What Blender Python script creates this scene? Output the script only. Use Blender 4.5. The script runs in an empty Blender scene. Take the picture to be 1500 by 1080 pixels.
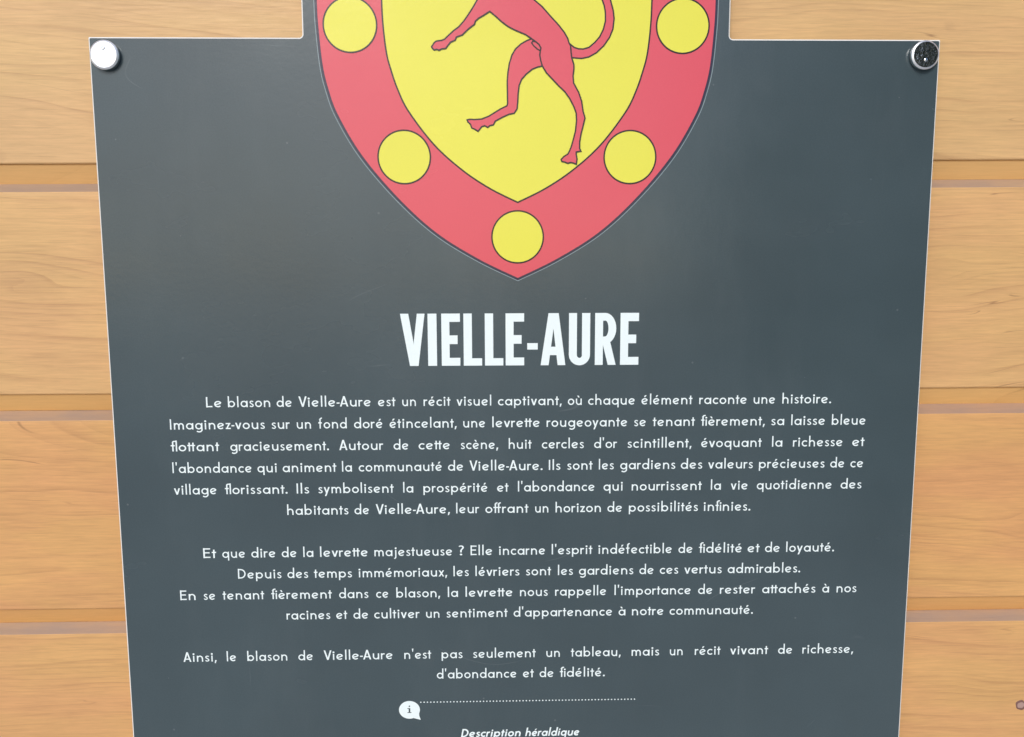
import bpy, bmesh, math, random
from math import sin, cos, pi, radians, hypot, atan2, exp, sqrt
from mathutils import Vector, Matrix, noise
from mathutils.geometry import delaunay_2d_cdt
SC = bpy.context.scene
COL = SC.collection
random.seed(7)

# ------------------------------------------------------------------ camera, light
# millimetre frame of the sign: X right, Z up from the shoulder edge of the plate, Y into the wall
Z0 = 1.55                                       # height of the shoulder edge above the ground (m)
RX, RY, RZ = 0.118554304, -0.0221289622, -0.00302750139
CAMX, CAMZ, CAMD = -0.0183885, -0.1652914, 0.5757749
A = Matrix(((1,0,0),(0,cos(RX),-sin(RX)),(0,sin(RX),cos(RX))))
B = Matrix(((cos(RY),0,sin(RY)),(0,1,0),(-sin(RY),0,cos(RY))))
Cm = Matrix(((cos(RZ),-sin(RZ),0),(sin(RZ),cos(RZ),0),(0,0,1)))
Rm = A @ B @ Cm
def tow(v): return Vector((v[0], v[2], -v[1]))
right, down, fwd = tow(Rm[0]), tow(Rm[1]), tow(Rm[2])
cd = bpy.data.cameras.new('camera'); cam = bpy.data.objects.new('camera', cd); COL.objects.link(cam)
cd.sensor_width = 36; cd.lens = 1150/1500*36; cd.clip_start = 0.02; cd.clip_end = 500
m = Matrix.Identity(4)
for i in range(3):
    m[i][0] = right[i]; m[i][1] = -down[i]; m[i][2] = -fwd[i]
m.translation = (CAMX, -CAMD, Z0 + CAMZ)
cam.matrix_world = m
SC.camera = cam

SUN_AZ, SUN_EL = radians(-13), radians(33)      # azimuth seen from the wall: 0 = straight out, minus = photo's left
sd = Vector((sin(SUN_AZ)*cos(SUN_EL), -cos(SUN_AZ)*cos(SUN_EL), sin(SUN_EL)))
w = bpy.data.worlds.new('World'); SC.world = w; w.use_nodes = True
nt = w.node_tree; nt.nodes.clear()
sky = nt.nodes.new('ShaderNodeTexSky'); sky.sky_type = 'NISHITA'; sky.sun_disc = False
sky.sun_elevation = SUN_EL; sky.sun_rotation = math.atan2(sd.x, sd.y)
sky.air_density = 1.0; sky.dust_density = 2.2; sky.ozone_density = 1.0; sky.altitude = 800
bg = nt.nodes.new('ShaderNodeBackground'); bg.inputs['Strength'].default_value = 0.11
wo = nt.nodes.new('ShaderNodeOutputWorld')
nt.links.new(sky.outputs[0], bg.inputs[0]); nt.links.new(bg.outputs[0], wo.inputs[0])
sl = bpy.data.lights.new('sun', 'SUN'); sl.energy = 1.25; sl.angle = radians(22); sl.color = (1.0, 0.965, 0.92)
so = bpy.data.objects.new('sun', sl); COL.objects.link(so)
so.rotation_euler = sd.to_track_quat('Z', 'Y').to_euler()
so.location = (0, -5, 6)
SC.view_settings.view_transform = 'Standard'; SC.view_settings.look = 'None'
SC.view_settings.exposure = 0.44; SC.view_settings.gamma = 1

# ------------------------------------------------------------------ helpers
def tag(o, label=None, cat=None, group=None, kind=None):
    if label: o['label'] = label
    if cat: o['category'] = cat
    if group: o['group'] = group
    if kind: o['kind'] = kind
    return o
def link(name, me, mats=(), parent=None):
    for mt in mats: me.materials.append(mt)
    o = bpy.data.objects.new(name, me); COL.objects.link(o)
    if parent is not None: o.parent = parent
    return o
def mesh(name, verts, faces, mats=(), parent=None, mi=None, smooth=False):
    me = bpy.data.meshes.new(name); me.from_pydata(verts, [], faces)
    if mi: me.polygons.foreach_set('material_index', mi)
    if smooth: me.polygons.foreach_set('use_smooth', [True]*len(me.polygons))
    me.update()
    return link(name, me, mats, parent)
def smooth_path(pts, n=6, closed=False):
    out = []; N = len(pts)
    for i in range(N if closed else N-1):
        p = [pts[(i+k-1) % N] if closed else pts[min(max(i+k-1, 0), N-1)] for k in range(4)]
        for s in range(n):
            t = s/n
            out.append(tuple(0.5*((2*p[1][a]) + (-p[0][a]+p[2][a])*t + (2*p[0][a]-5*p[1][a]+4*p[2][a]-p[3][a])*t*t
                       + (-p[0][a]+3*p[1][a]-3*p[2][a]+p[3][a])*t**3) for a in (0, 1)))
    if not closed: out.append(tuple(pts[-1]))
    return out
def ribbon(path, hw, closed=False, cap=0.0):
    """quads of a stroke of half width hw round a centre line, mitred"""
    P = [Vector(p) for p in path]; N = len(P)
    if closed and (P[0]-P[-1]).length < 1e-6: P.pop(); N -= 1
    L, Rr = [], []
    for i in range(N):
        a = P[(i-1) % N] if (closed or i > 0) else None
        b = P[(i+1) % N] if (closed or i < N-1) else None
        d1 = (P[i]-a).normalized() if a is not None else None
        d2 = (b-P[i]).normalized() if b is not None else None
        if d1 is None: d1 = d2
        if d2 is None: d2 = d1
        n1 = Vector((-d1.y, d1.x)); n2 = Vector((-d2.y, d2.x))
        nn = n1+n2
        if nn.length < 1e-5: nn = n1
        nn.normalize(); k = 1/max(0.45, nn.dot(n1))
        e = Vector((0, 0))
        if not closed and i == 0: e = -d1*cap
        if not closed and i == N-1: e = d1*cap
        L.append(P[i]+nn*hw*k+e); Rr.append(P[i]-nn*hw*k+e)
    q = []
    for i in range(N if closed else N-1):
        j = (i+1) % N
        q.append([tuple(L[i]), tuple(Rr[i]), tuple(Rr[j]), tuple(L[j])])
    return q
def union(polys):
    """flat union of overlapping polygons -> verts2d, tris (one plane, no overlapping faces)"""
    V, F = [], []
    for p in polys:
        a = sum(p[i][0]*p[(i+1) % len(p)][1]-p[(i+1) % len(p)][0]*p[i][1] for i in range(len(p)))
        if abs(a) < 1e-9: continue
        if a < 0: p = p[::-1]
        b = len(V); V += [Vector(v) for v in p]; F.append(list(range(b, b+len(p))))
    vo, eo, fo, ov, oe, of = delaunay_2d_cdt(V, [], F, 0, 1e-5, True)
    return [tuple(v) for v in vo], [list(f) for f, s in zip(fo, of) if s]
def flat(name, layers, parent, mats):
    """layers: (polys, depth mm proud of the plate, material slot)"""
    V, F, MI = [], [], []
    for polys, h, mi in layers:
        v, f = union(polys); b = len(V)
        V += [(x/1000, -h/1000, z/1000) for x, z in v]; F += [[b+i for i in t] for t in f]; MI += [mi]*len(f)
    o = mesh(name, V, F, mats, parent, MI)
    bm = bmesh.new(); bm.from_mesh(o.data)
    for f in bm.faces:
        if f.normal.y > 0: f.normal_flip()
    bm.to_mesh(o.data); bm.free()
    return o
def circle(cx, cy, r, n=72, ry=None):
    return [(cx+r*cos(2*pi*i/n), cy+(ry or r)*sin(2*pi*i/n)) for i in range(n)]

# ------------------------------------------------------------------ materials
def newmat(name):
    mt = bpy.data.materials.new(name); mt.use_nodes = True
    return mt, mt.node_tree, mt.node_tree.nodes['Principled BSDF']
def N(nt, t, **kw):
    n = nt.nodes.new(t)
    for k, v in kw.items():
        if k in ('loc',): continue
        if hasattr(n, k): setattr(n, k, v)
    return n
def mth(nt, op, a, b=None, clamp=False):
    n = nt.nodes.new('ShaderNodeMath'); n.operation = op; n.use_clamp = clamp
    for i, v in enumerate((a, b)):
        if v is None: continue
        if isinstance(v, (int, float)): n.inputs[i].default_value = v
        else: nt.links.new(v, n.inputs[i])
    return n.outputs[0]
def mixc(nt, f, a, b, mode='MIX'):
    n = nt.nodes.new('ShaderNodeMix'); n.data_type = 'RGBA'; n.blend_type = mode
    for i, v in ((0, f), (6, a), (7, b)):
        if isinstance(v, (int, float)): n.inputs[i].default_value = v
        elif isinstance(v, tuple): n.inputs[i].default_value = (*v, 1)
        else: nt.links.new(v, n.inputs[i])
    return n.outputs[2]
def tex(nt, scale, detail=3, rough=0.55, stretch=(1, 1, 1), vec=None, dist=0.0):
    tc = nt.nodes.new('ShaderNodeTexCoord'); mp = nt.nodes.new('ShaderNodeMapping')
    mp.inputs['Scale'].default_value = stretch
    nt.links.new(vec or tc.outputs['Object'], mp.inputs[0])
    n = nt.nodes.new('ShaderNodeTexNoise'); n.inputs['Scale'].default_value = scale
    n.inputs['Detail'].default_value = detail; n.inputs['Roughness'].default_value = rough
    n.inputs['Distortion'].default_value = dist
    nt.links.new(mp.outputs[0], n.inputs[0])
    return n.outputs[0]
def rng(nt, v, a, b, c=0.0, d=1.0):
    n = nt.nodes.new('ShaderNodeMapRange'); n.inputs[1].default_value = a; n.inputs[2].default_value = b
    n.inputs[3].default_value = c; n.inputs[4].default_value = d
    nt.links.new(v, n.inputs[0]); return n.outputs[0]

def print_mat(name, colour, rough=0.36, blot=0.06, worn=False):
    """printed, satin-laminated surface: faint mottling, dust specks, orange-peel relief"""
    mt, nt, bs = newmat(name)
    b1 = rng(nt, tex(nt, 7, 4, 0.6), 0.3, 0.7, 1-blot, 1+blot)
    b2 = rng(nt, tex(nt, 900, 2, 0.5), 0.3, 0.7, 1-blot*0.6, 1+blot*0.6)
    k = mth(nt, 'MULTIPLY', b1, b2)
    vm = nt.nodes.new('ShaderNodeVectorMath'); vm.operation = 'SCALE'
    vm.inputs[0].default_value = colour; nt.links.new(k, vm.inputs['Scale'])
    # tiny pale dust specks
    vo = nt.nodes.new('ShaderNodeTexVoronoi'); vo.inputs['Scale'].default_value = 45
    tc = nt.nodes.new('ShaderNodeTexCoord'); nt.links.new(tc.outputs['Object'], vo.inputs[0])
    sp = mth(nt, 'LESS_THAN', vo.outputs['Distance'], 0.035)
    sel = mth(nt, 'GREATER_THAN', vo.outputs['Color'], 0.62)
    dm = mth(nt, 'MULTIPLY', mth(nt, 'MULTIPLY', sp, sel), 0.10)
    col = mixc(nt, dm, vm.outputs[0], (0.55, 0.56, 0.55))
    if worn:                                   # hairline scratches and dried water marks
        for sc_, st_, lo, amt in ((5.0, (1, 1, 2.6), 0.62, 0.06), (3.1, (2.2, 1, 1), 0.64, 0.04)):
            ln_ = mth(nt, 'ABSOLUTE', mth(nt, 'SUBTRACT', tex(nt, sc_, 1, 0.3, st_), 0.5))
            ln_ = rng(nt, ln_, 0.0, 0.0022, 1.0, 0.0)
            mk = rng(nt, tex(nt, 14, 2, 0.5, (1, 1, 1.3)), lo, lo+0.06, 0.0, amt)
            col = mixc(nt, mth(nt, 'MULTIPLY', ln_, mk, True), col, (0.62, 0.65, 0.66))
        wm = rng(nt, tex(nt, 4.0, 5, 0.7, (2.6, 1, 0.7)), 0.52, 0.74, 0.0, 0.022)
        col = mixc(nt, wm, col, (0.50, 0.52, 0.52))
    nt.links.new(col, bs.inputs['Base Color'])
    r = rng(nt, tex(nt, 3.5, 5, 0.65, (1, 1, 2)), 0.3, 0.7, rough-0.06, rough+0.10)
    nt.links.new(r, bs.inputs['Roughness'])
    bs.inputs['IOR'].default_value = 1.5
    bp = nt.nodes.new('ShaderNodeBump'); bp.inputs['Strength'].default_value = 0.12; bp.inputs['Distance'].default_value = 0.0004
    nt.links.new(tex(nt, 260, 2), bp.inputs['Height']); nt.links.new(bp.outputs[0], bs.inputs['Normal'])
    return mt
M_PLATE = print_mat('slate laminate', (0.058, 0.083, 0.093), 0.21, 0.08, True)
M_RED = print_mat('red print', (0.72, 0.088, 0.120), 0.19, 0.02)
M_GOLD = print_mat('yellow print', (0.79, 0.745, 0.075), 0.19, 0.02)
M_LINE = print_mat('dark brown print', (0.022, 0.009, 0.007), 0.2, 0.02)
M_NAVY = print_mat('dark violet print', (0.030, 0.024, 0.055), 0.2, 0.02)
M_KEY = print_mat('pale cut line print', (0.26, 0.33, 0.36), 0.36, 0.1)
M_WHITE = print_mat('white print', (0.84, 0.93, 0.93), 0.36, 0.01)
def plain(name, c, rough, metal=0.0):
    mt, nt, bs = newmat(name)
    k = rng(nt, tex(nt, 60, 3), 0.3, 0.7, 0.93, 1.05)
    vm = nt.nodes.new('ShaderNodeVectorMath'); vm.operation = 'SCALE'; vm.inputs[0].default_value = c
    nt.links.new(k, vm.inputs['Scale']); nt.links.new(vm.outputs[0], bs.inputs['Base Color'])
    bs.inputs['Roughness'].default_value = rough; bs.inputs['Metallic'].default_value = metal
    return mt
M_EDGE = plain('pale sawn edge of the plate', (0.84, 0.83, 0.79), 0.45)
M_BACK = plain('plate back', (0.4, 0.4, 0.4), 0.6)
def metal_mat():
    mt, nt, bs = newmat('polished steel')
    bs.inputs['Metallic'].default_value = 1
    k = tex(nt, 420, 5, 0.7)
    nt.links.new(rng(nt, k, 0.3, 0.7, 0.05, 0.2), bs.inputs['Roughness'])
    nt.links.new(mixc(nt, rng(nt, tex(nt, 700, 3, 0.6), 0.35, 0.65), (0.80, 0.82, 0.83), (0.93, 0.94, 0.94)), bs.inputs['Base Color'])
    bp = nt.nodes.new('ShaderNodeBump'); bp.inputs['Strength'].default_value = 0.45; bp.inputs['Distance'].default_value = 0.0004
    nt.links.new(tex(nt, 520, 3, 0.6), bp.inputs['Height']); nt.links.new(bp.outputs[0], bs.inputs['Normal'])
    return mt
M_STEEL = metal_mat()
M_RIM = plain('brushed steel rim', (0.93, 0.95, 0.96), 0.42, 1.0)
M_COLLAR = plain('dull steel collar', (0.20, 0.21, 0.22), 0.4, 0.9)

def wood_mat():
    mt, nt, bs = newmat('varnished larch')
    def att(n):
        a = nt.nodes.new('ShaderNodeAttribute'); a.attribute_name = n; return a
    g = att('grain').outputs['Fac']          # mm across the rings
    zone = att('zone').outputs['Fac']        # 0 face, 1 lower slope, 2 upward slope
    knot = att('knot').outputs['Fac']
    tint = att('tint').outputs['Fac']
    cx = nt.nodes.new('ShaderNodeCombineXYZ')
    tc = nt.nodes.new('ShaderNodeTexCoord'); sx = nt.nodes.new('ShaderNodeSeparateXYZ')
    nt.links.new(tc.outputs['Object'], sx.inputs[0])
    nt.links.new(g, cx.inputs[1]); nt.links.new(mth(nt, 'MULTIPLY', sx.outputs[0], 1.0), cx.inputs[0])
    nt.links.new(mth(nt, 'MULTIPLY', tint, 37.0), cx.inputs[2])
    V = cx.outputs[0]
    # ring rhythm: warped sawtooth over the grain field
    warp = tex(nt, 1.0, 2, 0.5, (1.2, 0.035, 1), V)
    ph = mth(nt, 'ADD', mth(nt, 'MULTIPLY', g, 0.13), mth(nt, 'MULTIPLY', warp, 5.0))
    saw = mth(nt, 'FRACT', ph)
    late = mth(nt, 'MULTIPLY', mth(nt, 'POWER', saw, 5.0), rng(nt, saw, 1.0, 0.955, 0, 1))
    saw2 = mth(nt, 'FRACT', mth(nt, 'ADD', mth(nt, 'MULTIPLY', g, 0.31), mth(nt, 'MULTIPLY', tex(nt, 1.0, 2, 0.5, (0.8, 0.05, 1), V), 4.0)))
    late2 = mth(nt, 'POWER', saw2, 4.0)
    strength = rng(nt, tex(nt, 1.0, 3, 0.6, (7.0, 0.09, 1), V), 0.40, 0.64, 0.0, 1.0)
    strength2 = rng(nt, tex(nt, 1.0, 3, 0.6, (3.0, 0.045, 3), V), 0.45, 0.68, 0.0, 1.0)
    lines = mth(nt, 'ADD', mth(nt, 'MULTIPLY', late, mth(nt, 'MULTIPLY', strength, 0.45)),
                mth(nt, 'MULTIPLY', late2, mth(nt, 'MULTIPLY', strength2, 0.30)), True)
    # colour: honey field, pinkish and yellowish drifts
    base = mixc(nt, rng(nt, tex(nt, 1.0, 3, 0.55, (6, 0.03, 1), V), 0.38, 0.62), (0.700, 0.378, 0.138), (0.685, 0.338, 0.138))
    base = mixc(nt, rng(nt, tint, 0.0, 1.0), base, mixc(nt, 0.55, base, (0.71, 0.50, 0.235)))
    fib = rng(nt, tex(nt, 1.0, 4, 0.7, (38, 620, 620), tc.outputs['Object']), 0.3, 0.7, 0.90, 1.07)
    blot = rng(nt, tex(nt, 9, 4, 0.6, (1, 1, 2.2)), 0.3, 0.7, 0.93, 1.06)
    c = mixc(nt, mth(nt, 'MULTIPLY', lines, 0.92), base, (0.33, 0.15, 0.065))
    pore = rng(nt, tex(nt, 1.0, 2, 0.5, (26, 1150, 1150), tc.outputs['Object']), 0.60, 0.70, 0.0, 0.20)
    c = mixc(nt, pore, c, (0.36, 0.18, 0.075))
    vm = nt.nodes.new('ShaderNodeVectorMath'); vm.operation = 'SCALE'
    nt.links.new(c, vm.inputs[0]); nt.links.new(mth(nt, 'MULTIPLY', fib, blot), vm.inputs['Scale'])
    c = vm.outputs[0]
    # short dark drying checks that follow the grain
    chk = mth(nt, 'ABSOLUTE', mth(nt, 'SUBTRACT', tex(nt, 1.0, 2, 0.5, (5.0, 0.11, 1), V), 0.5))
    chk = rng(nt, chk, 0.0, 0.0075, 1.0, 0.0)
    cm = rng(nt, tex(nt, 1.0, 3, 0.6, (9.0, 0.05, 7), V), 0.57, 0.64, 0.0, 0.55)
    c = mixc(nt, mth(nt, 'MULTIPLY', chk, cm, True), c, (0.20, 0.085, 0.04))
    c = mixc(nt, mth(nt, 'MULTIPLY', knot, 0.8, True), c, (0.20, 0.095, 0.06))
    # sheltered orange with painted bounce light; upward slope weathered grey with painted sky tint
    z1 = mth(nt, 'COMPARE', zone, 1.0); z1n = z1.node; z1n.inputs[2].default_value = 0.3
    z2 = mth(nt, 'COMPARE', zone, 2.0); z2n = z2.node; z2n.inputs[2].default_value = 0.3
    sky_wash = rng(nt, tex(nt, 12, 4, 0.6, (1, 1, 6)), 0.3, 0.7, 0.5, 0.95)
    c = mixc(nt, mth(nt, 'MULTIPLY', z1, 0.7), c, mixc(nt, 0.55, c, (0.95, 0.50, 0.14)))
    c = mixc(nt, mth(nt, 'MULTIPLY', z2, sky_wash), c, (0.335, 0.245, 0.200))
    nt.links.new(c, bs.inputs['Base Color'])
    nt.links.new(rng(nt, fib, 0.94, 1.05, 0.52, 0.42), bs.inputs['Roughness'])
    bp = nt.nodes.new('ShaderNodeBump'); bp.inputs['Strength'].default_value = 0.35; bp.inputs['Distance'].default_value = 0.0006
    nt.links.new(mth(nt, 'SUBTRACT', fib, mth(nt, 'MULTIPLY', lines, 0.5)), bp.inputs['Height'])
    nt.links.new(bp.outputs[0], bs.inputs['Normal'])
    return mt
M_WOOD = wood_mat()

# ------------------------------------------------------------------ ground
def ground():
    mt, nt, bs = newmat('pale paving')
    c = mixc(nt, rng(nt, tex(nt, 1.5, 5, 0.6), 0.3, 0.7), (0.52, 0.52, 0.50), (0.56, 0.555, 0.535))
    nt.links.new(c, bs.inputs['Base Color']); bs.inputs['Roughness'].default_value = 0.9
    s = 150
    o = mesh('ground', [(-s, -s, 0), (s, -s, 0), (s, s, 0), (-s, s, 0)], [(0, 1, 2, 3)], [mt])
    tag(o, kind='structure')
ground()

# ------------------------------------------------------------------ plank wall
WALLY = 0.012
wall = bpy.data.objects.new('timber_wall', None); COL.objects.link(wall); wall.location = (0, WALLY, 0)
tag(wall, 'honey coloured wall of wide horizontal timber planks with bevelled joints', 'wall')
H1, H2, DEP, PITCH = 13.6, 6.4, 7.0, 169.0
def slope(z): return {-83.0: 0.0042, -252.4: 0.0011, -420.2: 0.0012}.get(z, 0.0)   # boards are not laid dead level
LIP_KNOWN = [-83.0, -252.4, -420.2]
# knots: x, z (mm), radius, stretch, darkness
KNOTS = [(318, -163, 10, 1.6, .04), (408, -360, 12, 1.7, .14), (404.0, -511.0, 4.2, 1.0, 0.0), (-366, -170, 9, 2.2, .12),
         (312, 12, 3.2, 1.6, .22), (-700, -330, 14, 1.6, .6), (620, -40, 12, 1.6, .7), (760, -480, 10, 1.5, .8), (-560, -520, 12, 1.7, .7),
         (-120, 120, 11, 1.5, .6), (520, 190, 13, 1.6, .6), (-640, 60, 10, 1.6, .6)]
def plank(k, ztop, zbot, seed, tint, fine, st_=0.0, sb_=0.0):
    """front skin of one plank swept along x: upward slope, face, kerf, sheltered slope"""
    rr = random.Random(seed)
    prof = []                                                   # (y mm, z mm, zone)
    fz = ztop - H2
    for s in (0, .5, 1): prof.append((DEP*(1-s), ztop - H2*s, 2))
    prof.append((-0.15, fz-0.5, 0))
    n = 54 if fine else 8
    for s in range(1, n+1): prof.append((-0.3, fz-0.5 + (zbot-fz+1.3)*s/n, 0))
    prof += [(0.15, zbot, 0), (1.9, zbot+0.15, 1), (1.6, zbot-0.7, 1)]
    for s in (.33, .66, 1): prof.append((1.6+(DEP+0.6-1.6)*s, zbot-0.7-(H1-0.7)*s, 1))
    xs = []
    if fine:
        x = -1100
        while x <= 1100:
            xs.append(x); x += 3.5 if 255 < abs(x+1) < 470 else (10 if abs(x) < 900 else 25)
    else: xs = list(range(-1100, 1101, 40))
    zc0 = (ztop+zbot)/2 + rr.choice((-1, 1))*rr.uniform(60, 110); p1, p2, p3 = (rr.uniform(0, 6) for _ in range(3))
    d0 = rr.uniform(20, 70)
    kn = [q for q in KNOTS if zbot-20 < q[1] < ztop+20]
    V, G, Zn, K = [], [], [], []
    for x in xs:
        zc = zc0 + 13*sin(x/410+p1) + 5*sin(x/150+p2) + 1.6*sin(x/41+p3)
        dp = d0 + 16*sin(x/300+p3) + 5*sin(x/95+p1)
        for y, z, zn in prof:
            zz = z; kd = 0.0
            ring = None
            for kx, kz, r, st, dk in kn:
                dx = (x-kx)/st; dz = z-kz; rho = hypot(dx, dz)
                R2 = (r*1.5)**2
                zz += -dz*R2/(rho*rho+R2*0.9)*exp(-(rho/(r*5))**2)
                e = 0.0
                if rho < r:
                    e = dk*(0.35+0.65*min(1, (rho/r)**3)) if dk >= .9 else dk*(1-(rho/r)**2)
                kd = max(kd, e)
                if rho < r*1.7: ring = rho*1.6
            wob = noise.noise(Vector((x/90, z/26, seed)))*5 + noise.noise(Vector((x/30, z/11, seed+9)))*1.1
            g = sqrt((zz-zc+wob)**2 + dp*dp)
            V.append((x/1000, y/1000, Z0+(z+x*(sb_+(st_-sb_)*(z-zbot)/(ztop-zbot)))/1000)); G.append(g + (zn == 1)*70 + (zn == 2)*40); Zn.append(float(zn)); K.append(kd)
    m_ = len(prof); F = []
    for i in range(len(xs)-1):
        for j in range(m_-1):
            a = i*m_+j; F.append((a, a+1, a+m_+1, a+m_))
    # the back and ends, so the plank is a solid board
    b = len(V)
    back = 24.0
    for x in (xs[0], xs[-1]):
        for z, s_ in ((ztop, st_), (zbot-H1, sb_)): V.append((x/1000, back/1000, Z0+(z+x*s_)/1000)); G.append(0.); Zn.append(0.); K.append(0.)
    e = (len(xs)-1)*m_
    F += [(b, b+2, b+3, b+1)]
    F += [(b, 0, e, b+2), (b+1, b+3, e+m_-1, m_-1)]
    F += [tuple([b, b+1]+list(range(m_-1, -1, -1))), tuple([b+3, b+2]+[e+i for i in range(m_)])]
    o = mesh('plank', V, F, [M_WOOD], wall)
    o.data.polygons.foreach_set('use_smooth', [False]*len(o.data.polygons))
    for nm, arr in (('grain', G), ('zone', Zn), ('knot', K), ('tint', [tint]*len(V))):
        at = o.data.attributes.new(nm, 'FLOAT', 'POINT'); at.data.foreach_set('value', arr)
    return o
lips = [LIP_KNOWN[0]+PITCH*i for i in range(5, 0, -1)] + LIP_KNOWN + [LIP_KNOWN[-1]-PITCH*i for i in range(1, 6)]
TINT = {-83.0: 1.0, -252.4: .7, -420.2: .1}
for i, zb in enumerate(lips):
    ztop = (lips[i-1] if i else zb+PITCH) - H1 - 0.05
    if i == 0: ztop = zb+PITCH-H1
    fine = -620 < zb < 60
    pk = plank(i, ztop, zb, 11+i*7, TINT.get(zb, .3 if zb < -500 else .5), fine, slope(lips[i-1]) if i else 0, slope(zb))

    if ztop > -511 > zb:                                        # small sound knot with a dark bark ring, flush in this board
        M_K1 = plain('knot heart', (0.42, 0.27, 0.23), 0.5); M_K2 = plain('knot bark ring', (0.20, 0.10, 0.08), 0.6)
        Vk, Fk, mk_ = [], [], []
        rk = [1.5, 2.6, 3.1, 3.7, 4.1]
        Vk.append((0.404, -0.00055, Z0-0.5110))
        for q_, rad in enumerate(rk):
            for a_ in range(28):
                th = 2*pi*a_/28; ra = rad*(1+0.07*sin(2*th+q_)+0.05*sin(5*th+1))
                Vk.append((0.404+ra*cos(th)*1.08/1000, (-0.00055, -0.00055, -0.0005, -0.0005, -0.0003)[q_], Z0-0.5110+ra*sin(th)/1000))
        for a_ in range(28):
            b_ = (a_+1) % 28
            Fk.append((0, 1+a_, 1+b_)); mk_.append(0)
            for q_ in range(4):
                Fk.append((1+q_*28+a_, 1+(q_+1)*28+a_, 1+(q_+1)*28+b_, 1+q_*28+b_)); mk_.append(0 if q_ < 1 else 1)
        mesh('knot', Vk, Fk, [M_K1, M_K2], pk, mk_)

# ------------------------------------------------------------------ the sign
sign = bpy.data.objects.new('information_sign', None); COL.objects.link(sign); sign.location = (0, 0, Z0)
tag(sign, 'dark slate board with coat of arms and white text, fixed to the plank wall', 'sign')
TC = -1.4
def outline(o=0.0):
    """plate outline clockwise from the left shoulder, shrunk by o mm"""
    L, Rt, T, S, Bt, tl, tr, r = -300+o, 300-o, 196-o, 0-o, -860+o, TC-150.4+o, TC+150.4-o, 2.4+o
    pts = [(L+0.5, S)]
    pts += [(tl-r+r*sin(a), S+r-r*cos(a)) for a in [pi/2*i/6 for i in range(7)]]
    pts += [(tl, T), (tr, T)]
    pts += [(tr+r-r*cos(a), S+r-r*sin(a)) for a in [pi/2*i/6 for i in range(7)]]
    pts += [(Rt-0.5, S), (Rt, S-0.5), (Rt, Bt), (L, Bt), (L, S-0.5)]
    return pts
def build_plate():
    a, b = outline(0.85), outline(0.0); n = len(a)
    V = [(x/1000, 0, z/1000) for x, z in a] + [(x/1000, 0.0005, z/1000) for x, z in b] + [(x/1000, 0.003, z/1000) for x, z in b]
    F = [tuple(range(n))]; MI = [0]
    for i in range(n):
        j = (i+1) % n
        F += [(i, i+n, j+n, j), (i+n, i+2*n, j+2*n, j+n)]; MI += [1, 1]
    F.append(tuple(range(3*n-1, 2*n-1, -1))); MI.append(2)
    o = mesh('plate', V, F, [M_PLATE, M_EDGE, M_BACK], sign, MI)
    bm = bmesh.new(); bm.from_mesh(o.data); bmesh.ops.recalc_face_normals(bm, faces=bm.faces)
    bmesh.ops.triangulate(bm, faces=[f for f in bm.faces if len(f.verts) > 4]); bm.to_mesh(o.data); bm.free()
build_plate()

# ---- coat of arms
def shield(pts, top):
    """mirror a half outline (x from axis, z) and close it with a flat top"""
    h = smooth_path([(pts[0][0], top)] + pts, 8)
    Rh = [(TC+x, z) for x, z in h]; Lh = [(TC-x, z) for x, z in h[:-1]]
    return Rh + Lh[::-1]
OUT = [(140.4, 60), (140.3, 25), (139.8, 8), (137.6, -18), (134, -35), (127.6, -53), (111.3, -81), (86, -111), (59, -135.6), (28.6, -154.5), (0, -168.3)]
INN = [(94.8, 60), (94.6, 26), (93.9, 7.5), (91.9, -10.6), (89, -22), (84.6, -35), (77.2, -50), (59.3, -73.2), (39.2, -91), (19.6, -103.8), (0, -113.4)]
def grow(p, d):
    q = ribbon(p, abs(d), True)
    return [(u[0] if d > 0 else u[1]) for u in q]
so_, si_ = shield(OUT, 186), shield(INN, 141)
key = [(TC+(x-TC)*1.0095, z-(1.25 if z < 100 else -1.2)) for x, z in so_]
coat = flat('coat_of_arms', [(ribbon(so_, 0.75, True), 0.22, 1), ([so_], 0.14, 0), (ribbon(key, 0.24, True), 0.10, 2)], sign, [M_RED, M_NAVY, M_KEY])
coat['label'] = 'red shield with a dark outline and a fine pale contour'
fld = flat('shield_field', [([si_], 0.22, 0), (ribbon(si_, 0.55, True), 0.30, 1)], coat, [M_GOLD, M_LINE])
r0 = None
for x, z in ((-116.9, 8.7), (116.9, 8.7), (-80.8, -81.6), (80.8, -81.6), (0, -138), (-116.9, 162), (0, 162), (116.9, 162)):
    if r0 is None:
        r0 = flat('roundel', [([circle(0, 0, 18.6)], 0.24, 0), (ribbon(circle(0, 0, 18.6), 0.55, True), 0.30, 1)], coat, [M_GOLD, M_LINE]); o = r0
    else:
        o = r0.copy(); COL.objects.link(o); o.parent = coat
    o.location = ((TC-0.1+x)/1000, 0, z/1000)
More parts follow.
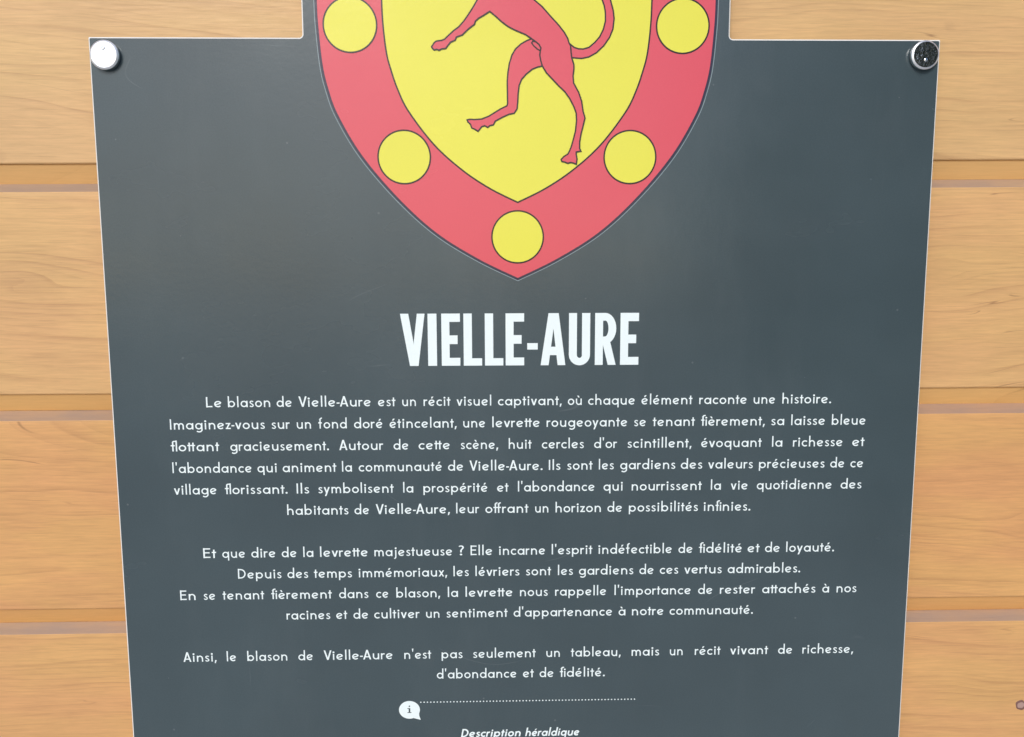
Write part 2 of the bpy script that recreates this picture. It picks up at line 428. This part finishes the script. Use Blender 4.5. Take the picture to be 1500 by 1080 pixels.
BODY = [(10.2, 25.9), (2.1, 34.9), (-6.0, 46.2), (-12.1, 59.7), (-15.3, 73.1), (-18.1, 84.2), (-24.6, 93.0), (-33.0, 97.4), (-41.5, 95.1), (-51.9, 88.4), (-56.7, 84.8), (-52.0, 81.3), (-41.7, 81.8), (-33.2, 77.4), (-31.4, 68.5), (-33.4, 57.3), (-47.6, 60.8), (-64.1, 61.6), (-73.4, 66.9), (-78.2, 63.3), (-74.5, 57.1), (-61.8, 54.5), (-45.3, 51.9), (-32.6, 43.8), (-27.9, 32.5), (-29.3, 25.7), (-31.9, 21.3), (-33.9, 18.3), (-36.8, 14.1), (-39.1, 11.1), (-42.4, 7.5), (-45.9, 5.0), (-49.6, 1.8), (-52.5, -0.9), (-54.6, -1.7), (-58.3, -2.2), (-59.8, -3.3), (-60.7, -4.7), (-61.7, -6.0), (-61.0, -7.1), (-59.9, -8.2), (-58.1, -7.7), (-56.4, -8.4), (-54.9, -7.5), (-51.8, -7.1), (-50.3, -5.2), (-48.5, -3.0), (-45.1, -1.5), (-44.2, 0.6), (-40.1, 2.0), (-36.0, 5.8), (-31.4, 9.2), (-30.8, 11.3), (-28.5, 13.3), (-25.0, 15.2), (-20.7, 17.9), (-16.4, 14.5), (-12.4, 11.0), (-7.8, 7.7), (-2.6, 5.2), (4.4, 2.4), (8.7, -0.4), (11.6, -2.4), (13.8, -4.2), (15.2, -6.6), (14.8, -8.5), (14.4, -11.4), (15.0, -14.8), (16.2, -18.8), (19.1, -23.4), (23.5, -27.9), (27.7, -32.2), (32.1, -36.2), (35.7, -41.0), (38.7, -46.6), (40.4, -51.0), (40.7, -56.2), (40.0, -63.2), (38.6, -68.8), (37.2, -73.8), (35.8, -77.3), (34.7, -79.4), (31.8, -81.2), (29.8, -83.3), (30.4, -84.7), (32.5, -85.1), (34.7, -86.0), (36.5, -85.3), (38.7, -85.8), (40.7, -86.6), (41.2, -82.9), (40.6, -79.8), (40.6, -78.0), (43.9, -77.5), (43.0, -75.5), (43.0, -70.9), (44.0, -65.3), (45.4, -59.7), (46.7, -54.4), (45.3, -49.9), (44.2, -42.9), (42.0, -36.7), (38.4, -30.4), (38.0, -25.6), (38.6, -20.5), (38.5, -17.8), (37.0, -13.3), (36.5, -9.5), (36.1, -5.0), (34.9, -2.8), (34.0, 0.0), (31.7, 3.9), (27.6, 8.9), (21.8, 14.9), (16.0, 21.2)]
LEG = [(8.7, -0.4), (5.5, -1.5), (1.2, -3.9), (-2.7, -7.3), (-5.2, -11.4), (-7.0, -16.9), (-8.1, -23.1), (-8.6, -29.3), (-8.5, -37.6), (-8.4, -44.6), (-8.9, -46.1), (-13.2, -48.1), (-17.5, -50.7), (-21.9, -53.3), (-26.9, -55.2), (-31.9, -55.6), (-35.2, -55.4), (-37.2, -55.8), (-36.7, -57.2), (-34.8, -58.9), (-34.0, -61.4), (-31.6, -62.4), (-29.5, -63.7), (-26.9, -60.5), (-24.8, -59.8), (-22.6, -61.0), (-21.2, -59.8), (-18.6, -59.2), (-17.2, -56.6), (-11.8, -53.8), (-7.4, -51.9), (-3.8, -51.2), (-1.7, -48.2), (-1.2, -43.2), (-0.9, -37.6), (-0.2, -32.1), (1.6, -27.9), (4.8, -24.4), (9.1, -21.0), (12.7, -19.6), (16.2, -18.8), (18.0, -10.9), (13.1, -2.5)]
LOOP = [(9.5, -2.0), (11.6, -2.4), (13.8, -4.2), (15.2, -6.6), (14.8, -8.5), (12.6, -7.3), (10.2, -5.2), (8.6, -3.2)]
TAIL = [(36.1, -4.1), (38.7, -6.1), (41.6, -7.0), (45.1, -7.2), (49.2, -6.0), (53.2, -2.7), (56.7, 1.2), (59.2, 6.2), (60.6, 11.8), (60.5, 17.8), (59.6, 22.2), (58.1, 26.1), (54.2, 36.1), (51.3, 45.1), (54.0, 54.2), (59.7, 58.7), (61.6, 56.0), (58.4, 51.5), (57.0, 45.2), (59.9, 37.0), (63.9, 26.1), (66.0, 18.9), (66.7, 13.4), (65.9, 6.3), (63.6, 0.7), (59.6, -4.9), (54.4, -9.7), (49.2, -12.5), (44.0, -13.6), (37.3, -13.1), (33.9, -9.0)]
def sm(p): return p
hw = 0.52
hound = flat('greyhound', [([TAIL], 0.34, 0), (ribbon(TAIL, hw, True), 0.40, 1), ([LEG], 0.46, 0), (ribbon(LEG, hw, True), 0.52, 1),
                           ([BODY], 0.58, 0), (ribbon(BODY, hw, True), 0.64, 1), (ribbon(LOOP, hw*0.85, True), 0.70, 1)], coat, [M_RED, M_LINE])
hound['label'] = 'red rearing greyhound with a curled tail'

# ---- title, condensed capitals drawn on a 283 unit cap height (y down)
def rect(x0, y0, x1, y1): return [(x0, y0), (x1, y0), (x1, y1), (x0, y1)]
def ring(cx, cy, ro, ri, a0, a1, kx=1.0, n=14, ky=1.0):
    q = []
    for i in range(n):
        a, b = a0+(a1-a0)*i/n, a0+(a1-a0)*(i+1)/n
        q.append([(cx+ro*kx*cos(a), cy+ro*ky*sin(a)), (cx+ro*kx*cos(b), cy+ro*ky*sin(b)), (cx+ri[0]*cos(b), cy+ri[1]*sin(b)), (cx+ri[0]*cos(a), cy+ri[1]*sin(a))])
    return q
def Eg(x): return [rect(x, 0, x+44, 283), rect(x, 0, x+102, 45), rect(x, 118, x+88, 165), rect(x, 240, x+102, 283)]
def Lg(x): return [rect(x, 0, x+46, 283), rect(x, 243, x+101, 283)]
TITLE = [
 [[(98, 0), (143, 0), (171, 168), (171, 283), (148, 283)], [(232, 0), (190, 0), (171, 150), (171, 283), (195, 283)]],
 [rect(248, 0, 297, 283)], Eg(323), Lg(444), Lg(561), Eg(675), [rect(794, 162, 852, 197)],
 [[(911, 0), (939, 0), (939, 80), (912, 283), (868, 283)], [(967, 0), (938, 0), (938, 80), (962, 283), (1005, 283)], rect(912, 182, 962, 228)],
 [rect(1024, 0, 1068, 228), rect(1096, 0, 1141, 228)] + ring(1082.5, 226, 58.5, (14.5, 18), 0, pi, 1.0, 16, 1.0),
 [rect(1168, 0, 1212, 283), rect(1168, 0, 1224, 42), rect(1168, 128, 1224, 168)] + ring(1224, 84, 61, (18, 43), -pi/2, pi/2, 1.0, 16, 1.38)
   + [[(1206, 150), (1247, 136), (1284, 283), (1240, 283)]],
 Eg(1308)]
kx = (88.0+87.6)/(1412-98)
for polys in TITLE:
    P = [[(-87.6+(x-98)*kx, -193.2-38.4*y/283) for x, y in p] for p in polys]
    flat('title_letter', [(P, 0.12, 0)], sign, [M_WHITE])

# ---- body text: a monoline geometric alphabet, cap height 1
H = 0.058
def arc(cx, cy, rx, a0, a1, ry=None, n=14):
    ry = rx if ry is None else ry
    return [(cx+rx*cos(radians(a0+(a1-a0)*i/n)), cy+ry*sin(radians(a0+(a1-a0)*i/n))) for i in range(n+1)]
def ln(*p): return list(p)
def dot(x, y, r=0.092): return ('P', circle(x, y, r, 12))
def slab(xb, yb, xt, yt, hw=0.069): return ('P', [(xb-hw, yb), (xb+hw, yb), (xt+hw, yt), (xt-hw, yt)])
def loop(cx, cy, r): return ('C', arc(cx, cy, r, 0, 360, n=22)[:-1])
OB = 0.31
AC = ('P', [(.25, .72), (.36, .72), (.49, .90), (.33, .90)])
GR = ('P', [(.40, .72), (.29, .72), (.16, .90), (.32, .90)])
def Ee(): return [arc(.325, OB, .25, 22, 318), ln((.10, .235), (.555, .395))]
def Aa(): return [loop(.325, OB, .25), ln((.595, 0), (.595, .62))]
def Nn(): return [ln((.077, 0), (.077, .62)), arc(.30, .325, .222, 180, 0, .245) + [(.522, 0)]]
def Uu(): return [arc(.30, .295, .222, 180, 360, .245), ln((.078, .29), (.078, .62)), ln((.522, 0), (.522, .62))]
def hook(x, y): return ln((x, 0), (x, .86)) + arc(x+.16, y, .16, 180, 78, .15, 8)
def Tt(x=.16): return [ln((x, 0), (x, .84))]
S_ = ('T', smooth_path([(.365, .50), (.30, .557), (.19, .562), (.108, .50), (.108, .42), (.18, .352), (.27, .29), (.352, .215), (.350, .12), (.27, .062), (.16, .062), (.06, .125)], 3))
G = {
 'a': (Aa(), .672), 'b': ([loop(.345, OB, .25), ln((.077, 0), (.077, 1.06))], .672), 'c': ([arc(.325, OB, .25, 46, 314)], .535),
 'd': ([loop(.325, OB, .25), ln((.595, 0), (.595, 1.06))], .672), 'e': (Ee(), .645), 'é': (Ee()+[AC], .645), 'è': (Ee()+[GR], .645),
 'à': (Aa()+[GR], .672), 'f': ([hook(.17, .86), ln((.0, .555), (.34, .555))], .40),
 'g': ([loop(.325, OB, .25), ln((.595, .62), (.595, -.02)) + arc(.345, -.03, .25, 0, -140, .205, 10)], .672),
 'h': ([ln((.077, 0), (.077, 1.06)), arc(.30, .325, .222, 180, 0, .245)+[(.522, 0)]], .60),
 'i': ([ln((.092, 0), (.092, .62)), dot(.092, .79)], .184), 'j': ([ln((.16, .62), (.16, -.10), (.12, -.19), (.02, -.25)), dot(.16, .79)], .25),
 'l': ([ln((.077, 0), (.077, 1.06))], .154), 'm': ([ln((.077, 0), (.077, .62)), arc(.265, .335, .188, 180, 0, .235)+[(.453, 0)], arc(.641, .335, .188, 180, 0, .235)+[(.829, 0)]], .906),
 'n': (Nn(), .60), 'o': ([loop(.325, OB, .25)], .65), 'p': ([loop(.345, OB, .25), ln((.077, -.26), (.077, .62))], .672),
 'q': ([loop(.325, OB, .25), ln((.595, -.26), (.595, .62))], .672), 'r': ([ln((.077, 0), (.077, .62)), arc(.265, .345, .188, 180, 62, .215, 8)], .375),
 's': ([S_], .43), 't': (Tt()+[ln((0, .565), (.33, .565))], .33), 'u': (Uu(), .60), 'ù': (Uu()+[('P', [(x-.03, y) for x, y in GR[1]])], .60),
 'v': ([slab(.285, 0, .082, .62), slab(.285, 0, .488, .62)], .57), 'y': ([slab(.285, 0, .082, .62), slab(.165, -.27, .488, .62)], .57),
 'x': ([slab(.46, 0, .09, .62), slab(.09, 0, .46, .62)], .55), 'z': ([ln((.03, .548), (.44, .548)), ln((.02, .075), (.46, .075)), slab(.11, .06, .36, .56)], .47),
 'A': ([slab(.082, 0, .37, 1.0), slab(.658, 0, .37, 1.0), ln((.19, .28), (.55, .28))], .74), 'D': ([ln((.08, 0), (.08, 1)), ('C', [(.08, .077), (.08, .923), (.22, .923)] + arc(.26, .5, .40, 90, -90, .423) + [(.22, .077)])], .74),
 'E': ([ln((.08, 0), (.08, 1)), ln((.08, .923), (.55, .923)), ln((.08, .53), (.50, .53)), ln((.08, .077), (.55, .077))], .55),
 'I': ([ln((.08, 0), (.08, 1))], .16), 'L': ([ln((.08, 0), (.08, 1)), ln((.08, .077), (.52, .077))], .52),
 'V': ([slab(.36, 0, .082, 1.0), slab(.36, 0, .638, 1.0)], .72), '-': ([ln((0, .335), (.25, .335))], .25),
 "'": ([('P', [(.03, .74), (.10, .74), (.135, 1.06), (0, 1.06)])], .135), '.': ([dot(.09, .085)], .18), ',': ([('P', [(.0, -.17), (.09, -.17), (.19, .14), (.04, .14)])], .19),
 '?': ([arc(.22, .80, .155, 150, -50, .155, 12) + [(.215, .50), (.215, .30)], dot(.215, .09)], .45),
 'ﬂ': ([ln((.17, 0), (.17, .86)) + arc(.31, .88, .14, 180, 90, .10, 6) + [(.45, .98)], ln((0, .555), (.33, .555)), ln((.46, 0), (.46, 1.06))], .54),
 'ﬁ': ([ln((.17, 0), (.17, .86)) + arc(.32, .86, .15, 180, 60, .15, 8), ln((0, .555), (.30, .555)), ln((.46, 0), (.46, .62)), dot(.46, .79, .085)], .55),
 'ﬀ': ([hook(.17, .86), hook(.46, .86), ln((0, .555), (.66, .555))], .69),
 'ŧ': (Tt(.16)+Tt(.47)+[ln((0, .565), (.64, .565))], .64),
}
SB = {c: .075 for c in G}                                       # side bearings: rounds and diagonals sit closer
for c in 'oceéès': SB[c] = .048
for c in 'adgqà': SB[c] = .06
for c in 'vyxzftrﬂﬁﬀŧ-AV': SB[c] = .03
for c in "Iilmnhu": SB[c] = .088
for c in ".,": SB[c] = .05
GM = {}
def glyph(c, h=H):
    if (c, h) not in GM:
        polys = []
        for s in G[c][0]:
            if s[0] == 'P': polys.append(s[1])
            elif s[0] == 'C': polys += ribbon(s[1], h, True)
            elif s[0] == 'T': polys += ribbon(s[1], h*0.86)
            else: polys += ribbon(s, h)
        GM[(c, h)] = union(polys)
    return GM[(c, h)]
def ligate(w):
    for a, b in (('ffr', 'ﬀr'), ('fl', 'ﬂ'), ('fi', 'ﬁ'), ('tt', 'ŧ')): w = w.replace(a, b)
    return w
def word(w, V, F, x0, x1, base, cap, h=H, slant=0.0):
    pos, x, prev = [], 0.0, None
    w = ligate(w)
    for c in w:
        if prev: x += SB[prev] + SB[c] + (-0.05 if (prev in 'V' or (prev == '-' and c == 'A')) else 0)
        pos.append(x); x += G[c][1]; prev = c
    sx = (x1-x0)/x
    for c, p in zip(w, pos):
        v, f = glyph(c, h); b = len(V)
        for vx, vy in v: V.append(((x0+(vx+p)*sx+slant*vy*cap)/1000, -0.00012, (base+vy*cap)/1000))
        F += [[b+i for i in t] for t in f]
LINES = [
   (-261.6, 'Le -231.4 -219.6|blason -215.4 -184.2|de -179.7 -168.2|Vielle-Aure -163.6 -110.1|est -105.2 -92.2|un -87.3 -77.0|récit -71.6 -51.6|visuel -47.1 -21.2|captivant, -16.5 31.1|où 35.5 46.1|chaque 50.6 85.9|élément 90.4 128.7|raconte 133.7 169.8|une 174.6 191.1|histoire. 196.2 233.2'),
   (-278.04, 'Imaginez-vous -258.6 -188.8|sur -184.1 -170.5|un -165.5 -154.8|fond -149.5 -128.4|doré -123.3 -101.8|étincelant, -97.0 -47.1|une -42.4 -25.7|levrette -20.8 15.0|rougeoyante 19.7 80.4|se 85.1 94.4|tenant 99.3 131.0|fièrement, 135.6 183.8|sa 188.4 198.5|laisse 203.5 229.5|bleue 234.3 260.3'),
   (-294.47, "flottant -258.7 -223.1|gracieusement. -215.1 -142.2|Autour -134.7 -101.9|de -94.4 -83.0|cette -75.8 -52.1|scène, -44.5 -16.3|huit -8.6 8.6|cercles 16.2 47.9|d'or 55.4 72.8|scintillent, 80.4 128.9|évoquant 136.0 181.9|la 189.6 197.7|richesse 205.5 243.6|et 250.6 260.0"),
   (-310.9, "l'abondance -258.5 -199.7|qui -195.8 -181.3|animent -177.1 -137.2|la -133.1 -125.5|communauté -120.7 -58.3|de -54.1 -42.4|Vielle-Aure. -38.0 16.9|Ils 21.4 30.4|sont 35.2 54.5|les 59.1 70.6|gardiens 75.2 117.1|des 121.0 137.5|valeurs 141.8 175.9|précieuses 180.3 230.5|de 234.6 245.7|ce 250.0 260.1"),
   (-327.34, "village -258.2 -226.4|florissant. -220.4 -174.0|Ils -167.4 -157.8|symbolisent -151.3 -94.9|la -87.9 -80.1|prospérité -72.8 -24.3|et -17.5 -8.8|l'abondance -1.8 56.4|qui 62.8 77.5|nourrissent 84.1 137.4|la 144.2 152.1|vie 159.4 172.6|quotidienne 179.2 236.8|des 243.3 259.5"),
   (-343.77, 'habitants -175.0 -129.0|de -124.7 -113.4|Vielle-Aure, -108.7 -52.9|leur -48.4 -30.9|offrant -26.4 6.2|un 11.2 21.4|horizon 26.6 61.2|de 65.9 77.4|possibilités 82.2 135.0|infinies. 139.3 175.0'),
   (-376.64, "Et -239.1 -229.2|que -224.8 -207.4|dire -203.1 -184.6|de -180.3 -168.8|la -164.1 -156.3|levrette -151.5 -115.2|majestueuse -110.6 -51.4|? -47.2 -42.6|Elle -37.9 -21.0|incarne -16.2 19.2|l'esprit 23.8 54.9|indéfectible 59.5 116.0|de 120.7 131.8|fidélité 136.5 169.8|et 173.8 183.1|de 187.2 199.0|loyauté. 203.5 240.7"),
   (-393.07, 'Depuis -213.8 -180.9|des -176.6 -160.8|temps -156.5 -127.7|immémoriaux, -122.8 -55.6|les -51.0 -39.1|lévriers -34.3 -0.6|sont 4.1 23.5|les 28.6 40.3|gardiens 44.7 86.6|de 91.0 102.3|ces 106.7 121.1|vertus 125.6 154.6|admirables. 159.0 215.2'),
   (-409.5, "En -258.0 -246.2|se -240.4 -231.3|tenant -226.0 -194.6|fièrement -189.3 -143.5|dans -138.1 -115.7|ce -110.0 -100.4|blason, -94.7 -61.2|la -55.5 -47.5|levrette -42.0 -5.7|nous -0.4 21.1|rappelle 26.5 66.1|l'importance 72.1 131.3|de 136.6 148.0|rester 153.4 180.9|attachés 186.2 227.8|à 232.9 238.4|nos 244.0 259.7"),
   (-425.94, "racines -178.5 -145.1|et -140.8 -132.3|de -127.7 -116.1|cultiver -111.9 -77.1|un -72.3 -61.9|sentiment -56.8 -9.8|d'appartenance -5.3 70.9|à 75.5 81.0|notre 85.8 110.6|communauté. 114.9 179.7"),
   (-458.8, "Ainsi, -258.1 -232.8|le -225.2 -217.7|blason -209.6 -178.9|de -170.7 -159.2|Vielle-Aure -151.2 -98.1|n'est -89.6 -68.8|pas -60.9 -44.6|seulement -36.7 11.8|un 19.9 30.6|tableau, 39.0 77.7|mais 86.0 107.7|un 115.8 126.0|récit 135.2 155.4|vivant 162.9 192.6|de 200.4 211.8|richesse, 219.4 259.5"),
   (-475.23, "d'abondance -64.8 -2.9|et 1.8 10.3|de 14.7 25.9|fidélité. 30.5 65.5"),
]
CAP = 7.75
for base, ws in LINES:
    V, F = [], []
    for t in ws.split('|'):
        s, a, b = t.rsplit(' ', 2); word(s, V, F, float(a), float(b), base+0.1, CAP)
    mesh('text_line', V, F, [M_WHITE], sign)
V, F = [], []
word('Description', V, F, -46.6, -0.4, -523.7, 6.7, 0.084, 0.2); word('héraldique', V, F, 3.6, 45.6, -523.7, 6.7, 0.084, 0.2)
mesh('caption', V, F, [M_WHITE], sign)

# ---- information bubble and dotted rule
bub = flat('speech_bubble_icon', [([circle(-86.3, -500.4, 8.1, 48, 7.3), [(-84, -507), (-79.0, -503), (-78.8, -505.5), (-77.7, -508.7), (-80.5, -508.0)]], 0.16, 0)], sign, [M_WHITE])
flat('letter', [([rect(-86.9, -502.7, -85.7, -499.0), rect(-87.9, -499.6, -86.5, -499.0), rect(-87.9, -502.9, -84.8, -502.3), circle(-86.3, -497.4, 0.62, 12)], 0.24, 0)], bub, [M_PLATE])
dots = []
n = 66
for i in range(n):
    x = -77.4 + (89.0+77.4)*i/(n-1); z = -494.3
    dots.append(circle(x, z, 0.54, 8))
flat('dotted_rule', [(dots, 0.12, 0)], sign, [M_WHITE])

# ---- standoff fasteners
def lathe(name, prof, mats, parent, mi=None, n=64):
    V, F, MI = [], [], []
    for i in range(n):
        a = 2*pi*i/n
        for r, y in prof: V.append((r*cos(a)/1000, y/1000, r*sin(a)/1000))
    k = len(prof)
    for i in range(n):
        j = (i+1) % n
        for s in range(k-1):
            F.append((i*k+s, j*k+s, j*k+s+1, i*k+s+1)); MI.append(mi[s] if mi else 0)
    o = mesh(name, V, F, mats, parent, MI)
    bm = bmesh.new(); bm.from_mesh(o.data); bmesh.ops.remove_doubles(bm, verts=bm.verts, dist=1e-6)
    bmesh.ops.recalc_face_normals(bm, faces=bm.faces)
    for f in bm.faces: f.smooth = True
    for e in bm.edges:
        if len(e.link_faces) == 2 and e.calc_face_angle(0) > radians(9): e.smooth = False
    bm.to_mesh(o.data); bm.free()
    return o
CAPP = [(0, -4.6), (6, -4.6), (8.75, -4.57), (9.2, -4.3), (9.75, -3.95), (9.95, -3.75), (10.0, -3.5), (10.0, -1.6), (9.6, -1.3), (0, -1.2)]
COLP = [(0, -1.2), (9.3, -1.2), (9.4, -0.9), (9.4, -0.03), (0, -0.02)]
for x, z, lab, sz in ((-288.0, -12.9, 'left fastener with a bright polished white cap', 4.2), (287.7, -11.3, 'right fastener whose cap mirrors the added dark foliage inside a bright rim', -3.6)):
    f = lathe('fastener', COLP, [M_COLLAR], sign); f.location = (x/1000, 0, z/1000); f['label'] = lab
    c = lathe('cap', CAPP, [M_STEEL, M_RIM], f, mi=[0, 0, 1, 1, 1, 1, 0, 0, 0, 0])
    g = lathe('glint_bump', [(0, -0.45), (0.6, -0.38), (1.1, -0.15), (1.25, 0)], [M_STEEL], f, n=20); g.location = (0, -4.58/1000, sz/1000)  # steel bump added to each cap to catch a small glint
    s = lathe('spacer', [(0, 3.05), (7, 3.05), (7, 11.6), (0, 11.6)], [M_COLLAR], f)

# ------------------------------------------------------------------ tall clipped hedge out in front, added unseen to darken half of the reflections
def reflection_hedge():
    mt, nt, bs = newmat('hedge leaf')
    c = mixc(nt, rng(nt, tex(nt, 3, 3), 0.35, 0.65), (0.030, 0.050, 0.022), (0.075, 0.105, 0.045))
    nt.links.new(c, bs.inputs['Base Color']); bs.inputs['Roughness'].default_value = 0.55
    mb, nb, bb = newmat('hedge twigs')
    bb.inputs['Base Color'].default_value = (0.03, 0.03, 0.02, 1); bb.inputs['Roughness'].default_value = 0.9
    h = bpy.data.objects.new('reflection_hedge', None); COL.objects.link(h); h.location = (2.02, -3.6, 0); h.rotation_euler = (0, 0, radians(11))
    tag(h, 'tall dark green hedge added out of view so the right fastener mirrors something dark', 'reflection_hedge')
    rr = random.Random(3); LEN, WID, HT = 16.0, 1.4, 4.4
    nx, nz = 60, 18; V, F = [], []
    def off(u, v): return 0.22*noise.noise(Vector((u*1.3, v*1.3, 2)))+0.1*noise.noise(Vector((u*4, v*4, 5)))
    ring_ = [(0.1, 0), (0.05, HT*0.3), (0.0, HT*0.6), (0.08, HT*0.9), (0.3, HT), (WID-0.3, HT), (WID-0.08, HT*0.9), (WID, HT*0.6), (WID-0.05, HT*0.3), (WID-0.1, 0)]
    m_ = len(ring_)
    for i in range(nx+1):
        for j, (x, z) in enumerate(ring_):
            o = off(i*LEN/nx, z+x)
            V.append((x+o*(1 if x > .7 else -1)*0.6, -i*LEN/nx, z+(o if z >= HT else 0)))
    for i in range(nx):
        for j in range(m_-1): F.append((i*m_+j, i*m_+j+1, (i+1)*m_+j+1, (i+1)*m_+j))
    F += [tuple(range(m_)), tuple(nx*m_+i for i in range(m_-1, -1, -1))]
    mesh('branches', V, F, [mb], h)
    V2, F2 = [], []
    for _ in range(26000):
        i = rr.random()*LEN; k = rr.randrange(m_-1) if rr.random() < .35 else rr.choice((0, 1, 2, 3)); t_ = rr.random()
        x = ring_[k][0]*(1-t_)+ring_[k+1][0]*t_; z = ring_[k][1]*(1-t_)+ring_[k+1][1]*t_
        if rr.random() < 0.04: i = 0; x = rr.uniform(0, WID); z = rr.uniform(0, HT)
        o = off(i, z+x); c = Vector((x+o*(1 if x > .7 else -1)*0.6+rr.gauss(0, .05), -i+rr.gauss(0, .05), z+rr.gauss(0, .05)+(o if z >= HT-.1 else 0)))
        a = Vector((rr.gauss(0, 1), rr.gauss(0, 1), rr.gauss(0, 1))).normalized(); b_ = a.orthogonal().normalized()
        s = rr.uniform(.035, .075); n0 = len(V2)
        V2 += [tuple(c-a*s), tuple(c+b_*s*.5), tuple(c+a*s), tuple(c-b_*s*.5)]; F2.append((n0, n0+1, n0+2, n0+3))
    mesh('foliage', V2, F2, [mt], h)
reflection_hedge()
